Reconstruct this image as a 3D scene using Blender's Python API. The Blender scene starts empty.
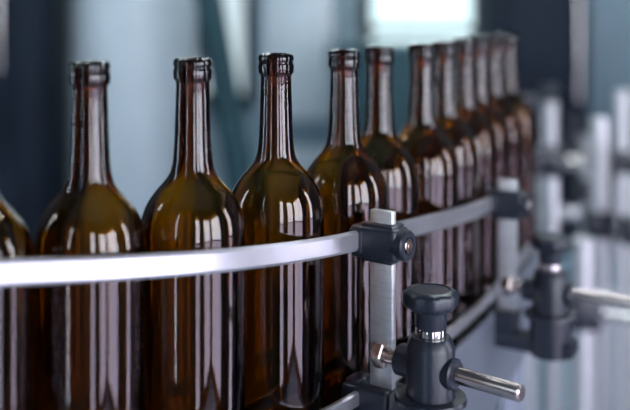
import bpy, bmesh, math
from mathutils import Vector, Matrix
scene = bpy.context.scene
scene.view_settings.view_transform = 'Standard'
scene.view_settings.look = 'None'
BASE = 0.90                 # conveyor belt height
CAM = BASE + 0.310 + 0.0376
def W(x, y, zr): return Vector((x, y, CAM + zr))

# ------------------------------------------------------------ materials
def principled(name, col, rough=0.5, metal=0.0, noise=0.0, nscale=20, bump=0.0, stretch=None, **kw):
    m = bpy.data.materials.new(name); m.use_nodes = True
    nt = m.node_tree; b = nt.nodes['Principled BSDF']
    b.inputs['Base Color'].default_value = (*col, 1)
    b.inputs['Roughness'].default_value = rough
    b.inputs['Metallic'].default_value = metal
    for k, v in kw.items(): b.inputs[k].default_value = v
    if noise > 0 or bump > 0:
        tc = nt.nodes.new('ShaderNodeTexCoord'); mp = nt.nodes.new('ShaderNodeMapping')
        nz = nt.nodes.new('ShaderNodeTexNoise'); nz.inputs['Scale'].default_value = nscale
        nz.inputs['Detail'].default_value = 5
        if stretch: mp.inputs['Scale'].default_value = stretch
        nt.links.new(tc.outputs['Object'], mp.inputs['Vector']); nt.links.new(mp.outputs['Vector'], nz.inputs['Vector'])
        if noise > 0:
            r = nt.nodes.new('ShaderNodeValToRGB')
            r.color_ramp.elements[0].position = 0.3; r.color_ramp.elements[1].position = 0.7
            r.color_ramp.elements[0].color = (*[c*(1-noise) for c in col], 1)
            r.color_ramp.elements[1].color = (*[min(1, c*(1+noise)) for c in col], 1)
            nt.links.new(nz.outputs['Fac'], r.inputs['Fac']); nt.links.new(r.outputs['Color'], b.inputs['Base Color'])
        if bump > 0:
            bp = nt.nodes.new('ShaderNodeBump'); bp.inputs['Strength'].default_value = bump
            bp.inputs['Distance'].default_value = 0.001
            nt.links.new(nz.outputs['Fac'], bp.inputs['Height']); nt.links.new(bp.outputs['Normal'], b.inputs['Normal'])
    return m
def emissive(name, col, s):
    m = principled(name, col, 0.2)
    b = m.node_tree.nodes['Principled BSDF']
    b.inputs['Emission Color'].default_value = (*col, 1); b.inputs['Emission Strength'].default_value = s
    b.inputs['Base Color'].default_value = (0.02, 0.02, 0.02, 1)
    return m
M_glass = principled('amber_glass', (1, 1, 1), 0.0, **{'Transmission Weight': 1.0, 'IOR': 1.56})
nt = M_glass.node_tree
va = nt.nodes.new('ShaderNodeVolumeAbsorption'); va.inputs['Color'].default_value = (.855, .742, .02, 1); va.inputs['Density'].default_value = 2150
nt.links.new(va.outputs[0], nt.nodes['Material Output'].inputs['Volume'])
M_steel = principled('brushed_steel', (0.66, 0.66, 0.67), 0.36, 0.7, noise=0.10, nscale=60, bump=0.15, stretch=(1, 1, 6))
M_rail = principled('satin_guide_rail', (0.62, 0.62, 0.65), 0.30, 0.85, noise=0.12, nscale=18, bump=0.1)
M_chrome = principled('polished_chrome', (0.75, 0.72, 0.70), 0.12, 1.0)
M_rod = principled('steel_rod', (0.62, 0.53, 0.50), 0.22, 1.0)
M_black = principled('black_polyamide', (0.012, 0.016, 0.026), 0.34, 0.0, noise=0.2, nscale=300, bump=0.2)
M_belt = principled('conveyor_slat_steel', (0.35, 0.36, 0.38), 0.3, 0.9, noise=0.1, nscale=40)
M_frame = principled('conveyor_frame_steel', (0.27, 0.30, 0.36), 0.4, 0.7)
M_navy = principled('navy_paint', (0.006, 0.013, 0.026), 0.6, noise=0.15, nscale=5, **{'Specular IOR Level': .25})
M_teal = principled('dark_teal_paint', (0.018, 0.065, 0.08), 0.5, noise=0.2, nscale=4, **{'Specular IOR Level': .3})
M_lgrey = principled('light_machine_panel', (0.62, 0.72, 0.77), 0.4, noise=0.08, nscale=3)
M_mgrey = principled('mid_machine_panel', (0.18, 0.28, 0.34), 0.45, noise=0.12, nscale=3)
M_wall = principled('wall_paint', (0.36, 0.48, 0.54), 0.7, noise=0.06, nscale=3)
M_dwall = principled('dark_wall_paint', (0.05, 0.055, 0.07), 0.7, noise=0.06, nscale=3)
M_floor = principled('epoxy_floor', (0.20, 0.23, 0.29), 0.3, noise=0.12, nscale=4)
M_ceil = principled('ceiling_paint', (0.09, 0.10, 0.12), 0.8, noise=0.05, nscale=3)
M_trim = principled('window_frame_metal', (0.02, 0.02, 0.03), 0.4)
M_win = emissive('daylight_pane', (0.80, 0.75, 1.0), 5.2)
M_winup = emissive('daylight_pane_clear', (0.84, 0.88, 1.0), 11.0)
M_winblue = emissive('daylight_pane_blue', (0.68, 0.86, 1.0), 11.0)
M_door = emissive('daylight_door_pane', (0.72, 0.95, 1.0), 1.6)
M_winback = emissive('daylight_back_pane', (0.75, 0.92, 1.0), 0.95)
M_fill = emissive('background_fill_glow', (0.86, 0.95, 1.0), 34.0)  # glow for the added, out-of-view background fill lights

# ------------------------------------------------------------ mesh helpers
def obj(name, bm, mat, parent=None, smooth=None):
    me = bpy.data.meshes.new(name); bm.normal_update(); bm.to_mesh(me); bm.free()
    me.materials.append(mat)
    o = bpy.data.objects.new(name, me); scene.collection.objects.link(o)
    if smooth is not None:
        for p in me.polygons: p.use_smooth = True
        if smooth < 180:
            me.set_sharp_from_angle(angle=math.radians(smooth))
    if parent: o.parent = parent
    return o
def empty(name, loc=(0, 0, 0)):
    e = bpy.data.objects.new(name, None); e.location = (0, 0, 0); e.empty_display_size = 0.05
    scene.collection.objects.link(e); return e
def frame(o, x, y, z=None):
    x = Vector(x).normalized(); y = Vector(y).normalized(); z = x.cross(y)
    m = Matrix((x, y, z)).transposed().to_4x4(); m.translation = Vector(o); return m
I4 = Matrix.Identity(4)
def bx(bm, c, s, mat=I4, bev=0.0, seg=2):
    r = bmesh.ops.create_cube(bm, size=1.0)
    vs = r['verts']
    for v in vs: v.co = Vector((v.co.x*s[0]+c[0], v.co.y*s[1]+c[1], v.co.z*s[2]+c[2]))
    if bev > 0:
        es = list({e for v in vs for e in v.link_edges})
        r2 = bmesh.ops.bevel(bm, geom=es, offset=bev, segments=seg, affect='EDGES', profile=0.5)
        vs = list({v for f in r2['faces'] for v in f.verts} | {v for v in vs if v.is_valid})
    for v in vs: v.co = mat @ v.co
def lathe(bm, prof, mat=I4, segs=48, lobes=0, amp=0.0, lobe_rng=None, closed=True):
    rings = []
    for i, (r, z) in enumerate(prof):
        if r < 1e-6: rings.append([bm.verts.new(mat @ Vector((0, 0, z)))]); continue
        ring = []
        for k in range(segs):
            a = 2*math.pi*k/segs; rr = r
            if lobes and (lobe_rng is None or lobe_rng[0] <= i <= lobe_rng[1]): rr = r*(1 + amp*math.cos(lobes*a))
            ring.append(bm.verts.new(mat @ Vector((rr*math.cos(a), rr*math.sin(a), z))))
        rings.append(ring)
    for A, B in zip(rings[:-1], rings[1:]):
        for k in range(segs):
            k2 = (k+1) % segs
            if len(A) == 1 and len(B) == 1: continue
            if len(A) == 1: bm.faces.new((A[0], B[k], B[k2]))
            elif len(B) == 1: bm.faces.new((A[k], B[0], A[k2]))
            else: bm.faces.new((A[k], B[k], B[k2], A[k2]))
def lathe_obj(name, prof, mat, parent=None, M=I4, segs=48, smooth=35, **kw):
    bm = bmesh.new(); lathe(bm, prof, M, segs, **kw)
    bmesh.ops.recalc_face_normals(bm, faces=bm.faces)
    return obj(name, bm, mat, parent, smooth)
def box_obj(name, c, s, mat, parent=None, M=I4, bev=0.0):
    bm = bmesh.new(); bx(bm, c, s, M, bev)
    return obj(name, bm, mat, parent, 40 if bev else None)
def zalign(p0, p1):
    d = (Vector(p1)-Vector(p0)); q = d.to_track_quat('Z', 'Y').to_matrix().to_4x4(); q.translation = Vector(p0); return q, d.length
def rod_obj(name, p0, p1, r, mat, parent=None, ch=0.001, segs=32):
    M, L = zalign(p0, p1)
    return lathe_obj(name, [(0, 0), (r-ch, 0), (r, ch), (r, L-ch), (r-ch, L), (0, L)], mat, parent, M, segs)

# ------------------------------------------------------------ bottles
centres = [(-.352, .528), (-.287, .572), (-.222, .616), (-.157, .661), (-.0905, .704), (-.0315, .768), (.0256, .839),
           (.0616, .914), (.110, .980), (.143, 1.055), (.177, 1.130), (.207, 1.205), (.240, 1.280), (.275, 1.355)]
H = 0.310
outer = [(0, 11.6), (.5, 12.8), (1.5, 13.8), (3.5, 14.5), (5.6, 14.4), (6.6, 13.7), (7.4, 13.5), (8.2, 14.1), (9.5, 14.5), (14, 14.4), (16, 13.9), (17.2, 12.7), (19, 12.3), (30, 12.6),
         (45, 13.0), (60, 13.5), (72, 14.2), (79, 15.0), (84, 16.4), (88, 18.5), (92, 21.6), (96, 25.2), (100, 28.5), (105, 32.1), (110, 34.8),
         (116, 37.0), (123, 38.3), (131, 38.8), (140, 38.9), (200, 38.9), (298, 38.9), (303, 38.2), (307, 36.4), (309.3, 33), (310, 30)]
prof = [(r/1000, H - d/1000) for d, r in outer]
prof += [(.026, .0025), (.018, .012), (.008, .019), (0, .021)]
def wall(d):
    if d < 70: return 4.0
    if d < 100: return 4.0 - 2.0*(d-70)/30
    return 2.0 + min(1.0, (d-100)/60)
inner = [(0, .0245), (.010, .0225), (.020, .016), (.028, .0075), (.0335, .007), (.0350, .012), (.0357, .020)]
inner += [((r-wall(d))/1000, H - d/1000) for d, r in reversed(outer) if 20 <= d <= 285]
inner += [(.0087, H-.012), (.0090, H-.002), (.0102, H-.0003)]
bm = bmesh.new(); lathe(bm, [(0, .021)] + list(reversed(prof[:-1])) + list(reversed(inner)), I4, 72)
bmesh.ops.remove_doubles(bm, verts=bm.verts, dist=1e-6)
bmesh.ops.recalc_face_normals(bm, faces=bm.faces)
first = obj('wine_bottle', bm, M_glass, None, 180)
for i, (x, y) in enumerate(centres):
    o = first if i == 0 else first.copy()
    if i: scene.collection.objects.link(o)
    o.name = 'wine_bottle'
    o.location = (x, y, BASE + 0.0002); o.rotation_euler = (0, 0, i*0.7)

# ------------------------------------------------------------ path / conveyor
ctrl = [Vector((x, y)) for x, y in centres]
d0 = (ctrl[1]-ctrl[0]).normalized(); d1 = (ctrl[-1]-ctrl[-3]).normalized()
ctrl = [ctrl[0]-d0*0.5, ctrl[0]-d0*0.25] + ctrl + [ctrl[-1]+d1*0.08, ctrl[-1]+d1*0.16]
sm = ctrl[:]
for i in range(3, len(ctrl)-2): sm[i] = ctrl[i]*0.5 + (ctrl[i-1]+ctrl[i+1])*0.25
def cr(u, P):
    i = max(1, min(len(P)-3, int(math.floor(u)))); t = u-i
    a, b, c, d = P[i-1], P[i], P[i+1], P[i+2]
    p = 0.5*((2*b)+(-a+c)*t+(2*a-5*b+4*c-d)*t*t+(-a+3*b-3*c+d)*t**3)
    tg = 0.5*((-a+c)+2*(2*a-5*b+4*c-d)*t+3*(-a+3*b-3*c+d)*t*t)
    tg = tg.normalized(); return p, tg, Vector((tg.y, -tg.x))
UE = len(sm)-2.02
def railz(x):
    pts = [(-.6, -.128), (-.19, -.1630), (-.132, -.1710), (.059, -.195), (.181, -.217), (.3, -.234)]
    for (x0, z0), (x1, z1) in zip(pts[:-1], pts[1:]):
        if x <= x1 or x1 == .3:
            return z0 + (z1-z0)*(x-x0)/(x1-x0)
def sweep(name, u0, u1, off, th, h, zf, mat, parent=None, n=120, bev=0.0):
    bm = bmesh.new(); prev = None
    for k in range(n+1):
        u = u0+(u1-u0)*k/n; p, t, nn = cr(u, sm)
        q = p + nn*off; zc = zf(q.x)
        c = bev
        cz = c*1.6
        sec = [(-th/2+c, -h/2), (th/2-c, -h/2), (th/2, -h/2+cz), (th/2, h/2-cz), (th/2-c, h/2), (-th/2+c, h/2), (-th/2, h/2-cz), (-th/2, -h/2+cz)]
        ring = [bm.verts.new((q.x+nn.x*a, q.y+nn.y*a, CAM+zc+b)) for a, b in sec]
        if prev:
            for j in range(8):
                bm.faces.new((prev[j], prev[(j+1) % 8], ring[(j+1) % 8], ring[j]))
        else: bm.faces.new(ring)
        prev = ring
    bm.faces.new(prev)
    bmesh.ops.recalc_face_normals(bm, faces=bm.faces)
    return obj(name, bm, mat, parent, 25)
OFF = .0455
sweep('guide_rail', 1.2, 13.0, OFF, .005, .0165, railz, M_rail, bev=.0014)
sweep('guide_rail', 1.2, 14.0, OFF+.002, .005, .012, lambda x: -.320, M_rail, bev=.001)

conv = empty('bottle_conveyor')
bm = bmesh.new()
u = 1.05
while u < UE:
    p, t, nn = cr(u, sm)
    M = frame((p.x, p.y, BASE-.003), (nn.x, nn.y, 0), (t.x, t.y, 0))
    bx(bm, (0, 0, 0), (.084, .034, .006), M, .0008, 1)
    u += 0.47 if u > 3 else 0.15
obj('slat_chain', bm, M_belt, conv, 40)
ZR = BASE - CAM
sweep('bed_plate', 1.0, UE, 0, .080, .010, lambda x: ZR-.012, M_frame, conv)
sweep('side_frame_outer', 1.0, UE, .049, .006, .11, lambda x: ZR-.045, M_frame, conv, bev=.001)
sweep('side_frame_inner', 1.0, UE, -.049, .006, .11, lambda x: ZR-.045, M_frame, conv, bev=.001)
bm = bmesh.new()
for u in (2.2, 8.0, 13.6):
    p, t, nn = cr(u, sm)
    for a in (-.03, .03):
        M2 = Matrix.Translation((p.x+nn.x*a, p.y+nn.y*a, 0))
        bx(bm, (0, 0, .42), (.03, .03, .84), M2, .002, 1)
        bx(bm, (0, 0, .006), (.08, .08, .012), M2, .002, 1)
obj('legs', bm, M_frame, conv, 40)

# ------------------------------------------------------------ guide rail clamps
def clamp_assembly(u, rodlen=.064):
    p, t, nn = cr(u, sm)
    r = p + nn*OFF
    rz = railz(r.x)
    root = empty('guide_rail_clamp')
    a = Vector((nn.x, nn.y, 0)); tt = Vector((t.x, t.y, 0)); up = Vector((0, 0, 1))
    M = Matrix((a, tt, up)).transposed().to_4x4(); M.translation = W(r.x, r.y, rz)
    bm = bmesh.new()
    bx(bm, (.0145, 0, 0), (.043, .024, .026), M, .003, 3)
    bx(bm, (-.001, 0, 0), (.014, .026, .022), M, .003, 3)
    bx(bm, (.018, 0, .0128), (.030, .020, .006), M, .002, 2)
    bx(bm, (.018, 0, -.0128), (.028, .020, .006), M, .002, 2)
    Mb = M @ Matrix.Rotation(math.pi/2, 4, 'Y')
    lathe(bm, [(0, .030), (.0118, .030), (.0128, .031), (.0128, .041), (.0116, .0425), (.0075, .0425), (.0070, .0395), (0, .0395)], Mb, 40)
    bmesh.ops.recalc_face_normals(bm, faces=bm.faces)
    obj('jaw_block', bm, M_black, root, 35)
    lathe_obj('socket_screw', [(0, .0385), (.0062, .0385), (.0062, .0425), (.0055, .0432), (.0034, .0432), (.0030, .041), (0, .041)], M_rod, root, Mb, 24)
    top = .026; bot = -.120
    box_obj('post', (.018, 0, (top+bot)/2), (.021, .007, top-bot), M_steel, root, M, .0008)
    bm = bmesh.new()
    bx(bm, (.008, .0, bot-.010), (.044, .030, .024), M, .003, 3)
    bx(bm, (-.006, .0, bot+.000), (.014, .020, .010), M, .002, 2)
    obj('foot_block', bm, M_black, root, 35)
    dz = rz + .193
    ca, ct = .0660, -.0070
    C = M @ Vector((ca, ct, 0)); C = Vector((C.x, C.y, CAM + dz + .0015))
    def MZ(z): return Matrix.Translation((C.x, C.y, C.z+z))
    lathe_obj('clamp_body', [(0, -.3105), (.0285, -.3105), (.0285, -.3085), (.0275, -.3065), (.0195, -.3060), (.0192, -.3035), (.0192, -.2685), (.0185, -.2665),
              (.0160, -.2610), (.0150, -.2600), (0, -.2600)], M_black, root, MZ(0), 56)
    lathe_obj('threaded_collar', [(0, -.2605), (.0120, -.2605), (.0122, -.2595), (.0122, -.2535), (.0112, -.2525), (0, -.2525)], M_chrome, root, MZ(0), 40)
    lathe_obj('knob', [(0, -.2528), (.0118, -.2528), (.0126, -.2510), (.0126, -.2420), (.0135, -.2395), (.0190, -.2370), (.0207, -.2355), (.0212, -.2335),
              (.0212, -.2275), (.0205, -.2255), (.0185, -.2240), (.0155, -.2232), (.0150, -.2240), (0, -.2240)],
              M_black, root, MZ(0), 96, smooth=40, lobes=8, amp=.035, lobe_rng=(5, 9))
    d = Vector((.75, -.66, 0))
    ang = math.atan2(a.y, a.x) - math.atan2(-.60, .80)
    d = Matrix.Rotation(ang, 3, 'Z') @ d
    R0 = Vector((C.x, C.y, C.z-.285))
    rod_obj('rod', R0 - d*.055, R0 + d*(.018+rodlen), .0064, M_rod, root, .0012)
    rod_obj('rod_collar', R0 + d*.014, R0 + d*.0235, .0120, M_black, root, .0015)
    rod_obj('rod_bush', R0 - d*.030, R0 - d*.012, .0125, M_black, root, .0015)
    rod_obj('hex_nut', R0 - d*.052, R0 - d*.042, .0115, M_rod, root, .001, 6)
    q = p + nn*.054
    e0 = Vector((q.x, q.y, BASE-.020)); e1 = Vector((C.x, C.y, BASE-.020)); L = (e1-e0).length
    dd = (e1-e0).normalized(); Mx = Matrix((dd, up.cross(dd), up)).transposed().to_4x4(); Mx.translation = e0
    zt = C.z-.3105
    bm = bmesh.new()
    bx(bm, (L/2+.012, 0, 0), (L+.03, .030, .016), Mx, .002, 2)
    T = Matrix.Translation((C.x, C.y, 0)); zz = BASE-.030
    lathe(bm, [(0, zz), (.022, zz), (.022, max(zt, zz+.01)), (0, max(zt, zz+.01))], T, 32)
    bmesh.ops.recalc_face_normals(bm, faces=bm.faces)
    obj('bracket_arm', bm, M_black, root, 35)
    return root
clamp_assembly(7.67, .061)
clamp_assembly(11.40, .085)

# ------------------------------------------------------------ neighbouring line at right
def stanchion(x, y, ztop, rad=.011, knob=True, cz=.10):
    root = empty('steel_stanchion')
    rod_obj('pole', (x, y, .012), (x, y, ztop), rad, M_steel, root)
    lathe_obj('foot', [(0, 0), (.05, 0), (.05, .008), (.02, .02), (0, .02)], M_frame, root, Matrix.Translation((x, y, 0)), 32)
    box_obj('clamp_block', (x, y, ztop-cz), (.05, .05, .05), M_black, root, bev=.004)
    rod_obj('clamp_rod', (x-.02, y, ztop-cz), (x+.09, y-.05, ztop-cz), .008, M_chrome, root)
    if knob:
        lathe_obj('knob', [(0, 0), (.012, 0), (.013, .016), (.021, .02), (.021, .03), (.015, .034), (0, .035)], M_black, root, Matrix.Translation((x, y, ztop)), 48, lobes=8, amp=.03, lobe_rng=(3, 4))
    return root
for x, y, z, r, k, cz in [(.44, 1.56, CAM-.38, .018, False, .12), (.54, 1.80, CAM-.21, .018, False, .20), (.575, 1.70, CAM-.30, .014, True, .10),
                   (.40, 1.78, CAM-.20, .014, True, .09), (.50, 2.02, CAM-.20, .016, True, .12), (.66, 2.04, CAM-.18, .018, False, .15), (.47, 2.5, CAM-.20, .02, False, .1), (.76, 2.1, CAM-.22, .02, False, .22),
                   (.60, 2.08, CAM-.28, .02, True, .12), (.42, 1.68, CAM-.30, .011, True, .20)]:
    stanchion(x, y, z, r, k, cz)

def machine(name, x0, x1, y0, y1, z1, mat, panel=None, z0=0.0):
    root = empty(name)
    h = z1-z0
    box_obj('housing', ((x0+x1)/2, (y0+y1)/2, z0+h/2+.03), (x1-x0, y1-y0, h-.06), mat, root, bev=.01)
    bm = bmesh.new()
    for xx in (x0+.04, x1-.04):
        for yy in (y0+.04, y1-.04): bx(bm, (xx, yy, .035), (.05, .05, .07))
    obj('feet', bm, M_trim, root)
    bm = bmesh.new()
    w = x1-x0
    bx(bm, (x0+w*.5, y0-.006, z0+h*.68), (w*.82, .012, h*.46), I4, .003)
    bx(bm, (x0+w*.5, y0-.006, z0+h*.24), (w*.82, .012, h*.30), I4, .003)
    obj('door_panels', bm, panel or mat, root, 40)
    rod_obj('handle', (x0+w*.85, y0-.03, z0+h*.55), (x0+w*.85, y0-.03, z0+h*.75), .008, M_chrome, root)
    return root
machine('electrical_cabinet', -1.60, -.86, 2.95, 3.35, 1.9, M_navy)
machine('control_cabinet', -.23, .10, 3.7, 4.1, 1.8, M_mgrey, M_lgrey)
machine('filling_machine', .10, .50, 3.1, 3.6, CAM-.13, M_teal, M_teal)
machine('labelling_machine', .56, .84, 2.9, 3.4, 1.75, M_navy, M_navy)
machine('packing_machine', .90, 1.45, 3.3, 3.8, 1.7, M_mgrey, M_mgrey)
drive = machine('drive_cabinet', .50, 1.1, 2.22, 2.42, CAM-.60, M_mgrey, M_lgrey)
# valve stack carried on the drive cabinet
zt = CAM-.602
for k, (x, hgt, rr, mt) in enumerate([(.56, .26, .022, M_steel), (.63, .34, .016, M_black), (.70, .22, .028, M_chrome), (.79, .36, .022, M_black), (.88, .30, .026, M_steel), (.97, .24, .02, M_black)]):
    T = Matrix.Translation((x, 2.32, zt))
    lathe_obj('valve_%d' % (k+1), [(0, 0), (rr*1.5, 0), (rr*1.5, .03), (rr*.7, .04), (rr*.7, hgt*.5), (rr*1.3, hgt*.55), (rr*1.3, hgt*.85), (rr*.8, hgt*.9), (rr*.8, hgt), (0, hgt)], mt, drive, T, 32)
rod_obj('manifold_pipe', (.53, 2.32, zt+.10), (1.05, 2.32, zt+.10), .016, M_steel, drive)
tank = empty('steel_tank')
lathe_obj('shell', [(0, .35), (.10, .36), (.20, .42), (.21, .45), (.21, 1.75), (.20, 1.80), (.10, 1.86), (0, 1.87)], M_lgrey, tank, Matrix.Translation((-.62, 3.25, 0)), 64)
for i in range(3):
    a = i*2.094+.5; rod_obj('leg_%d' % (i+1), (-.62+.16*math.cos(a), 3.25+.16*math.sin(a), 0), (-.62+.16*math.cos(a), 3.25+.16*math.sin(a), .46), .02, M_steel, tank)
pipe = empty('slanted_pipe')
rod_obj('tube', (-.40, 2.9, 1.7), (-.10, 2.9, 0.0), .045, M_teal, pipe)
rod_obj('base', (-.10, 2.9, 0.0), (-.10, 2.9, .03), .08, M_teal, pipe)

# ------------------------------------------------------------ room
X0, X1, Y0, Y1, ZT = -2.4, 1.75, -1.05, 5.2, 3.0
box_obj('floor', ((X0+X1)/2, (Y0+Y1)/2, -.05), (X1-X0+.4, Y1-Y0+.4, .1), M_floor)
box_obj('ceiling', ((X0+X1)/2, (Y0+Y1)/2, ZT+.05), (X1-X0+.4, Y1-Y0+.4, .1), M_ceil)
box_obj('wall_back', ((X0+X1)/2, Y1+.05, ZT/2), (X1-X0, .1, ZT), M_wall)
box_obj('wall_front', ((X0+X1)/2, Y0-.05, ZT/2), (X1-X0, .1, ZT), M_dwall)
box_obj('wall_left', (X0-.05, (Y0+Y1)/2, ZT/2), (.1, Y1-Y0, ZT), M_dwall)
box_obj('wall_right', (X1+.05, (Y0+Y1)/2, ZT/2), (.1, Y1-Y0, ZT), M_dwall)
wn = [0]
def window(axis, c, lo, hi, z0, z1, mat, split=None, mat2=None, name=None):
    wn[0] += 1
    root = empty(name or 'window_%d' % wn[0])
    w = hi-lo; m = (lo+hi)/2; s = 1 if axis[0] == '-' else -1
    def B(n, u, z, du, dzz, depth, mt, off):
        if axis[1] == 'x': return box_obj(n, (c+s*off, u, z), (depth, du, dzz), mt, root)
        return box_obj(n, (u, c+s*off, z), (du, depth, dzz), mt, root)
    zs = split or (z0+z1)/2
    B('pane_lower', m, (z0+zs)/2, w, zs-z0, .01, mat, .008)
    B('pane_upper', m, (zs+z1)/2, w, z1-zs, .01, mat2 or mat, .008)
    for n, u in (('jamb_1', lo), ('jamb_2', hi)): B(n, u, (z0+z1)/2, .06, z1-z0+.06, .05, M_trim, .026)
    for n, z in (('sill', z0), ('head', z1)): B(n, m, z, w+.06, .06, .05, M_trim, .026)
    B('transom', m, zs, w, .04, .04, M_trim, .026)
for lo, hi in [(-.90, .05), (.75, 1.05)]: window('+x', X1, lo, hi, .04, 2.1, M_win, .86, M_winup)
for lo, hi in [(.30, .62), (.95, 1.62)]: window('-y', Y0, lo, hi, .04, 2.1, M_win, .86, M_winup)
window('-y', Y0, -1.15, -.97, .12, 2.6, M_winblue)
for lo, hi in [(-.35, -.10), (.7, .95)]: window('-x', X0, lo, hi, .3, 2.6, M_winblue)
window('+y', Y1, .28, 1.02, .05, 2.2, M_door, name='door_1')
window('+y', Y1, -.64, -.36, .75, 2.2, M_winback)
window('+y', Y1, 1.40, 1.62, .55, 2.2, M_winback)
for i, (x, y) in enumerate([(-1.0, 1.9), (.9, 1.9), (-1.0, 2.6), (.9, 2.6), (-1.0, 4.4), (.9, 4.4)]):  # invented overhead fill lights, out of view, added to brighten the background
    root = empty('added_fill_lamp')
    box_obj('tray', (x, y, ZT-.04), (1.3, .16, .08), M_lgrey, root)
    box_obj('tube', (x, y, ZT-.09), (1.2, .09, .03), M_fill, root)

# ------------------------------------------------------------ world + camera
w = bpy.data.worlds.new('World'); scene.world = w; w.use_nodes = True
w.node_tree.nodes['Background'].inputs['Color'].default_value = (.5, .6, .8, 1)
w.node_tree.nodes['Background'].inputs['Strength'].default_value = .3
cam = bpy.data.cameras.new('Camera'); co = bpy.data.objects.new('Camera', cam); scene.collection.objects.link(co)
co.location = (0, 0, CAM); co.rotation_euler = (math.pi/2, 0, 0)
cam.sensor_width = 36; cam.lens = 950/630*36; cam.shift_y = -198/630
cam.clip_start = .01
cam.dof.use_dof = True; cam.dof.focus_distance = .75; cam.dof.aperture_fstop = 2.5
scene.camera = co
